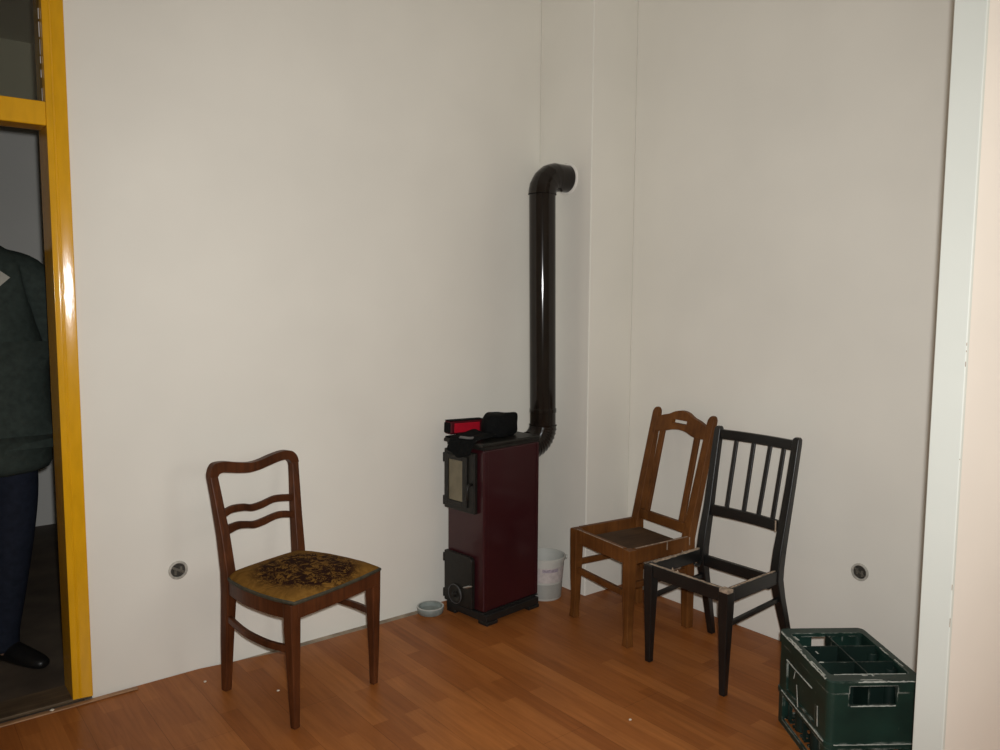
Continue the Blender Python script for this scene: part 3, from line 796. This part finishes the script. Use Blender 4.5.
# ------------------------------------------------------------------ bottle crate
cr = empty('bottle_crate', (-.601, -1.915, 0), math.radians(-36.2))
tag(cr, 'scuffed dark green plastic bottle crate on the floor at the end of the white jamb', 'crate')
CW, CD, CH = .153, .203, .333
def rrect(w, d, r, n=6):
    pts = []
    for cx, cy, a0 in ((w-r, -d+r, -PI/2), (w-r, d-r, 0), (-w+r, d-r, PI/2), (-w+r, -d+r, PI)):
        for k in range(n+1):
            a = a0+k/n*PI/2; pts.append((cx+r*math.cos(a), cy+r*math.sin(a)))
    return pts
o1 = rrect(CW-.004, CD-.004, .022); i1 = rrect(CW-.014, CD-.014, .016)
o2 = rrect(CW, CD, .024); i2 = rrect(CW-.026, CD-.046, .014)
b = MB()
rg = lambda pl, z: [(x, y, z) for x, y in pl]
b.loft([rg(o1, .0), rg(o1, .112), rg(o2, .113), rg(o2, .128), rg(o1, .130), rg(o1, .292), rg(o2, .294), rg(o2, CH-.004), rg(rrect(CW-.003, CD-.003, .022), CH), rg(i2, CH), rg(i2, CH-.014), rg(i1, CH-.016), rg(i1, .012), rg(i1, .0)], cap=False, closed=True)
body = b.build('crate_body', M['green'], cr)
cuts = []
def cutter(x0, x1, y0, y1, z0, z1, rnd=.012):
    c = MB(); c.box(x0, x1, y0, y1, z0, z1); q = c.build('cutter', M['green'])
    q.parent = cr
    cuts.append(q)
cutter(-.085, .066, -.25, -.15, .252, .316)      # hand hole near end
cutter(-.036, .036, .15, .25, .252, .316)        # hand hole far end
for s in (-1, 1):
    x0, x1 = sorted((s*.2, s*.1)); cutter(x0, x1, -.150, .150, .020, .108)
    y0, y1 = sorted((s*.25, s*.15)); cutter(-.100, .100, y0, y1, .020, .108)
    x0, x1 = sorted((s*.2, s*(CW-.010))); cutter(x0, x1, -.105, .125, .145, .250)   # recessed side panel
bpy.context.view_layer.update()
apply_bool(body, cuts)
bv = body.modifiers.new('bevel', 'BEVEL'); bv.width = .0025; bv.segments = 2; bv.limit_method = 'ANGLE'; bv.angle_limit = .7
b = MB(); b.box(-.0025, .0025, -.1565, .1565, .03, CH-.004); b.build('long_divider', M['green_shade'], cr, bevel=.001)
for y in (-.060, .060):
    b = MB(); b.box(-.1265, -.0027, y-.0025, y+.0025, .03, CH-.004); b.box(.0027, .1265, y-.0025, y+.0025, .03, CH-.004); b.build('cross_divider', M['green_shade'], cr, bevel=.001)
b = MB()
for x in (-.10, -.065, -.03, .03, .065, .10): b.box(x-.005, x+.005, -.183, .183, .014, .022)
for y in (-.15, -.12, -.09, -.03, 0, .03, .09, .12, .15): b.box(-.133, .133, y-.005, y+.005, .0225, .0295)
b.build('base_grid', M['green_shade'], cr)
# vertical ribs in the cells
for sx in (-1, 1):
    for y in (-.12, 0.0, .12):
        b = MB(); x0, x1 = sorted((sx*(CW-.0145), sx*(CW-.028))); b.box(x0, x1, y-.003, y+.003, .03, CH-.03)
        b.build('cell_rib', M['green_shade'], cr, bevel=.001)
for sx, y in ((-1, .06), (-1, -.06), (1, .06), (1, -.06)):
    b = MB(); b.lathe([(.020, .03), (.020, CH-.03), (.017, CH-.026), (.012, CH-.03), (.012, .03)], 14, (sx*.113 if False else sx*.118, y, 0), 'z', False)
    b.build('cell_post', M['green_shade'], cr, smooth=True)
# pale rubbed patches on the rim and dividers
rnd = random.Random(5)
for (x0, y0, x1, y1) in ((.126, -.02, .134, .035), (.130, -.105, .136, -.055), (-.150, .02, -.141, .12), (-.149, -.16, -.143, -.06), (-.05, -.196, .02, -.190), (-.03, -.168, -.012, -.160), (.0, -.170, .008, -.158), (-.125, .055, -.112, .064), (-.122, -.065, -.105, -.056), (-.100, .004, -.092, .02), (-.128, .10, -.118, .13)):
    b = MB(); n_ = 7
    if abs(x1-x0) > abs(y1-y0):
        pts_ = [(x0+(x1-x0)*k/n_, y0+.3*(y1-y0)*rnd.random()) for k in range(n_+1)]+[(x1-(x1-x0)*k/n_, y1-.4*(y1-y0)*rnd.random()) for k in range(n_+1)]
    else:
        pts_ = [(x1-.4*(x1-x0)*rnd.random(), y0+(y1-y0)*k/n_) for k in range(n_+1)]+[(x0+.3*(x1-x0)*rnd.random(), y1-(y1-y0)*k/n_) for k in range(n_+1)]
    inner = abs(x0) < .128 and abs(x1) < .128 and abs(y0) < .156
    z = CH+.0004 if not inner else CH-.0036
    b.loft([[(x, y, z-.001) for x, y in pts_], [(x, y, z) for x, y in pts_]])
    b.build('rubbed_patch', M['scuff'], cr)
# long pale scrapes along the left side
ragged((-CW+.002, .175, CH-.0035), (-CW+.002, -.178, CH-.0035), .0035, .004, 40, 21).build('worn_edge', M['scuff'], cr)
ragged((-.06, -CD+.002, CH-.004), (.145, -CD+.002, CH-.004), .003, .0035, 30, 22).build('worn_edge', M['scuff'], cr)
ragged((-CW-.0002, .15, .1265), (-CW-.0002, -.18, .1265), .0018, .003, 40, 23).build('worn_edge', M['scuff'], cr)
ragged((-.13, -CD-.0002, .127), (.14, -CD-.0002, .127), .0015, .0022, 30, 24).build('worn_edge', M['scuff'], cr)
ragged((-CW+.003, .125, .250), (-CW+.003, -.08, .250), .002, .0035, 24, 25).build('worn_edge', M['scuff'], cr)
ragged((-.08, -CD+.003, .2505), (.062, -CD+.003, .2505), .002, .003, 16, 26).build('worn_edge', M['scuff'], cr)
ragged((-.115, -CD+.048, CH-.001), (.115, -CD+.048, CH-.001), .0022, .0018, 22, 27).build('worn_edge', M['scuff'], cr)
x = -CW
for (y0, z0, y1, z1, w) in ((.02, .135, .035, .205, .003), (.06, .215, .05, .245, .002), (-.13, .15, -.125, .215, .003)):
    b = MB(); b.loft([[(x+.0028, y0-w, z0), (x+.0018, y0-w, z0), (x+.0018, y0+w, z0), (x+.0028, y0+w, z0)], [(x+.0028, y1-w*.5, z1), (x+.0018, y1-w*.5, z1), (x+.0018, y1+w*.5, z1), (x+.0028, y1+w*.5, z1)]])
    b.build('scrape', M['scuff'], cr)
# ------------------------------------------------------------------ person in the hall
def skin_obj(name, verts, edges, mat, parent, sub=2, root=0):
    me = bpy.data.meshes.new(name); me.from_pydata([v[:3] for v in verts], edges, [])
    o = bpy.data.objects.new(name, me); COL.objects.link(o); o.parent = parent
    o.modifiers.new('skin', 'SKIN')
    sv = me.skin_vertices[0].data
    for i, v in enumerate(verts):
        r = v[3]; sv[i].radius = r if isinstance(r, tuple) else (r, r)
    sv[root].use_root = True
    q = o.modifiers.new('sub', 'SUBSURF'); q.levels = q.render_levels = sub
    dg = bpy.context.evaluated_depsgraph_get(); dg.update()
    m2 = bpy.data.meshes.new_from_object(o.evaluated_get(dg)); o.modifiers.clear(); o.data = m2
    m2.materials.clear(); m2.materials.append(mat)
    for p in m2.polygons: p.use_smooth = True
    return o

# local frame: person faces -y; their left side is +x
PX, PY = -2.768, .52
pers = empty('person', (PX, PY, 0))
tag(pers, 'person in dark green jacket and navy trousers standing beyond the yellow doorway', 'person')
V = []; E = []
def chain(pts, start=None):
    prev = start
    for p in pts:
        V.append(p); i = len(V)-1
        if prev is not None: E.append((prev, i))
        prev = i
    return prev
V.append((0, .0, 1.02, (.135, .10)))
waist = chain([(0, -.005, 1.15, (.135, .10)), (0, -.01, 1.30, (.15, .105)), (0, .0, 1.46, (.16, .11)), (0, .01, 1.60, (.10, .08))], 0)
neck = chain([(0, .0, 1.68, .058), (0, -.012, 1.735, .056)], waist)
chain([(0, -.02, 1.79, (.072, .085)), (0, -.018, 1.86, (.08, .10)), (0, -.012, 1.925, (.068, .085)), (0, -.01, 1.95, (.035, .045))], neck)
hands = []
for s in (-1, 1):
    sh = chain([(s*.12, .012, 1.605, .07), (s*.195, .012, 1.585, .062)], waist)
    h = chain([(s*.225, .03, 1.44, .05), (s*.240, .075, 1.29, .043), (s*.20, .165, 1.17, .036), (s*.125, .215, 1.06, .027), (s*.095, .225, 1.02, (.030, .020)), (s*.055, .235, .975, (.036, .017))], sh)
    hp = chain([(s*.09, .0, .96, .098)], 0)
    if s > 0: leg = [(.095, .0, .80, .085), (.078, -.01, .53, .062), (.060, .02, .30, .050), (.040, .03, .10, .036), (.052, .0, .05, .038), (.100, -.075, .035, (.045, .032)), (.135, -.125, .03, (.036, .024))]
    else: leg = [(-.10, .0, .80, .085), (-.105, -.01, .53, .062), (-.105, .02, .30, .055), (-.105, .03, .10, .042), (-.106, .0, .05, .040), (-.12, -.09, .035, (.045, .032)), (-.13, -.15, .03, (.036, .024))]
    chain(leg, hp)
body = skin_obj('body', V, E, M['skin'], pers, 2, 0)
# fingers and thumbs join the body mesh
def add_mesh(dst, src):
    bm = bmesh.new(); bm.from_mesh(dst.data); bm.from_mesh(src.data); bm.to_mesh(dst.data); bm.free()
    for p in dst.data.polygons: p.use_smooth = True
    bpy.data.objects.remove(src)
for s in (-1, 1):
    for k, (du, ln_) in enumerate(((-.027, .066), (-.009, .076), (.009, .071), (.026, .055))):
        # palm runs along (-s, 0, -1); fingers spread across (s, 0, -1), curled gently inwards
        q = .70711
        bx, bz = s*.055+(-s*q)*.02+s*q*du, .975-q*.02-q*du
        f = skin_obj('finger', [(bx+s*q*.03, .236, bz+q*.03, .0095), (bx-s*q*.01, .238, bz-q*.01, .009), (bx-s*q*(.01+ln_*.45), .236, bz-q*(.01+ln_*.45), .0085), (bx-s*q*(.01+ln_*.75), .229, bz-q*(.01+ln_*.75), .0078), (bx-s*q*(.01+ln_*.97), .220, bz-q*(.01+ln_*.97), .0068)], [(0, 1), (1, 2), (2, 3), (3, 4)], M['skin'], pers, 1)
        add_mesh(body, f)
    f = skin_obj('thumb', [(s*.085, .225, 1.025, .012), (s*.045, .232, 1.022, .0105), (s*.018, .230, 1.005, .0095), (s*.002, .226, .988, .008)], [(0, 1), (1, 2), (2, 3)], M['skin'], pers, 1)
    add_mesh(body, f)
# face: nose, brow, ears
f = skin_obj('nose', [(0, -.098, 1.868, .008), (0, -.116, 1.845, .011), (0, -.120, 1.83, .014), (0, -.10, 1.822, .012)], [(0, 1), (1, 2), (2, 3)], M['skin'], pers, 1); add_mesh(body, f)
for s in (-1, 1):
    f = skin_obj('ear', [(s*.078, -.005, 1.815, .008), (s*.086, .003, 1.835, .012), (s*.088, .008, 1.86, .013), (s*.082, .0, 1.875, .007)], [(0, 1), (1, 2), (2, 3)], M['skin'], pers, 1); add_mesh(body, f)
    b = MB(); b.lathe([(.0, -.011), (.008, -.008), (.011, 0), (.008, .008), (.0, .011)], 14, (s*.031, -.098, 1.863), 'y', False); b.build('eye', M['eye'], pers, smooth=True)
b = MB(); b.sweep(resample([(-.026, -.098, 1.797), (-.01, -.107, 1.799), (0, -.108, 1.798), (.01, -.107, 1.799), (.026, -.098, 1.797)], 9), .006, .007); b.build('mouth', M['lip'], pers, sub=1)
b = MB(); rings = []
for k in range(11):
    t = PI/2-k/10*1.9; cz = 1.872+.098*math.sin(t); rr_h = math.cos(t)
    ring = []
    for j in range(28):
        q = 2*PI*j/28; front = max(0, -math.sin(q))
        z = cz if k < 6 else cz+front*(k-5)*.026     # higher hairline at the forehead
        ring.append((.084*max(rr_h, .01)*math.cos(q), .002+.106*max(rr_h, .01)*math.sin(q)-(.004*front), max(z, cz)))
    rings.append(ring)
b.loft(rings, cap=True); b.build('hair', M['hair'], pers, smooth=True)
# jacket
V = []; E = []
V.append((0, .0, 1.12, (.262, .165)))
chain([(0, .0, .96, (.266, .18)), (0, .0, .84, (.268, .185)), (0, 0, .785, (.268, .185))], 0)
chain([(0, -.005, 1.26, (.25, .155)), (0, -.005, 1.42, (.225, .15)), (0, .005, 1.56, (.18, .135)), (0, .010, 1.66, (.12, .10)), (0, .005, 1.715, (.085, .08))], 0)
for s in (-1, 1):
    chain([(s*.125, .012, 1.625, .105), (s*.205, .014, 1.595, .095), (s*.235, .03, 1.44, .080), (s*.248, .075, 1.29, .070), (s*.205, .165, 1.17, .062), (s*.135, .212, 1.075, .052), (s*.125, .218, 1.06, .050)], 6)
skin_obj('jacket', V, E, M['jacket'], pers, 2, 0)
b = MB(); b.loft([[(.078*math.cos(a), .0+.072*math.sin(a), z+.012*math.sin(a)) for a in [2*PI*k/20 for k in range(20)]] for z in (1.69, 1.735)] , cap=False)
o = b.build('collar', M['shirt'], pers, smooth=True); q = o.modifiers.new('sol', 'SOLIDIFY'); q.thickness = .008
# trousers
V = []; E = []
V.append((0, .0, 1.03, (.14, .10)))
for s in (-1, 1):
    hp = chain([(s*.088, .0, .93, .102)], 0)
    leg = [(.098, .0, .80, .104), (.098, -.005, .66, .094), (.082, -.01, .50, .084), (.060, .012, .30, .074), (.038, .018, .13, .064), (.037, .016, .075, .064), (.037, .016, .05, .062)] if s > 0 else [(-.10, .0, .80, .100), (-.105, -.005, .66, .092), (-.105, -.01, .50, .082), (-.105, .015, .30, .074), (-.105, .022, .13, .070), (-.105, .02, .075, .072), (-.105, .02, .05, .070)]
    chain(leg, hp)
skin_obj('trousers', V, E, M['trousers'], pers, 2, 0)
for pts in ([(.040, .075, .045, (.036, .036)), (.046, .03, .055, (.044, .05)), (.078, -.04, .048, (.047, .042)), (.118, -.105, .038, (.047, .033)), (.150, -.155, .031, (.036, .025)), (.160, -.172, .028, (.02, .016))],
            [(-.105, .075, .045, (.036, .036)), (-.105, .03, .055, (.044, .05)), (-.112, -.04, .048, (.047, .042)), (-.123, -.115, .038, (.047, .033)), (-.132, -.17, .031, (.036, .025)), (-.135, -.19, .028, (.02, .016))]):
    o = skin_obj('shoe', pts, [(i, i+1) for i in range(5)], M['shoe'], pers, 2, 1)
    for v in o.data.vertices: v.co.z = max(v.co.z, .002)
# pale card at the chest
b = MB(); cx_, cy_, cz_ = .050, -.152, 1.56
b.loft([[(cx_-.062, cy_+.0, cz_+.0), (cx_-.005, cy_, cz_-.045), (cx_+.055, cy_, cz_+.012), (cx_-.01, cy_, cz_+.062)], [(cx_-.062, cy_+.003, cz_+.0), (cx_-.005, cy_+.003, cz_-.045), (cx_+.055, cy_+.003, cz_+.012), (cx_-.01, cy_+.003, cz_+.062)]])
b.build('card', M['card'], pers)

# ------------------------------------------------------------------ crumbs on the floor
for i, (x, y, s, lb) in enumerate(((-2.138, -.133, .006, 'pale plaster crumb on the floor near the wall socket'),
        (-1.942, -.377, .0055, 'pale plaster crumb on the floor under the upholstered chair'),
        (-2.652, -.050, .007, 'pale plaster crumb on the edging strip before the doorway'),
        (-1.035, -1.353, .005, 'pale plaster crumb on the open floor before the black chair'))):
    b = MB(); b.lathe([(.0, 0), (s*.8, .0), (s, s*.35), (s*.7, s*.7), (.0, s*.8)], 9, (0, 0, 0), 'z', False)
    z = .0072 if i == 2 else .0003
    if i == 2: y = -.029
    o = b.build('plaster_crumb', M['crumb'], loc=(x, y, z)); 
    rnd = random.Random(i)
    for v in o.data.vertices: v.co.x *= .7+.6*rnd.random(); v.co.y *= .7+.5*rnd.random()
    tag(o, lb, 'crumb', 'plaster crumbs on the floor')

# ------------------------------------------------------------------ light
def light(name, typ, loc, energy, color=(1, 1, 1), **kw):
    l = bpy.data.lights.new(name, typ); l.energy = energy; l.color = color
    for k, v in kw.items(): setattr(l, k, v)
    o = bpy.data.objects.new(name, l); COL.objects.link(o); o.location = loc
    return o
pos = Vector((CX, CY, CZ))+rt*.028+up*.045
fl = light('flash_lamp', 'SPOT', pos, 258, (1, 1, 1), shadow_soft_size=.018, spot_size=math.radians(110), spot_blend=1.0)
aim = Matrix.Identity(3); zax = -(fw+rt*.03).normalized(); xax = up.cross(zax).normalized(); yax = zax.cross(xax)
for i in range(3): aim[i][0] = xax[i]; aim[i][1] = yax[i]; aim[i][2] = zax[i]
fl.rotation_euler = aim.to_euler()
# added soft fill that brightens the pinkish wall; no lamp is known here
light('added_wall_fill', 'POINT', (-.62, -3.85, 1.6), 37, (1, .985, .955), shadow_soft_size=.55)
w = bpy.data.worlds.new('world'); bpy.context.scene.world = w; w.use_nodes = True
w.node_tree.nodes['Background'].inputs['Strength'].default_value = 0
sc = bpy.context.scene
sc.view_settings.view_transform = 'Standard'; sc.view_settings.look = 'None'
sc.view_settings.gamma = 1; sc.view_settings.use_curve_mapping = False
sc.view_settings.exposure = 0
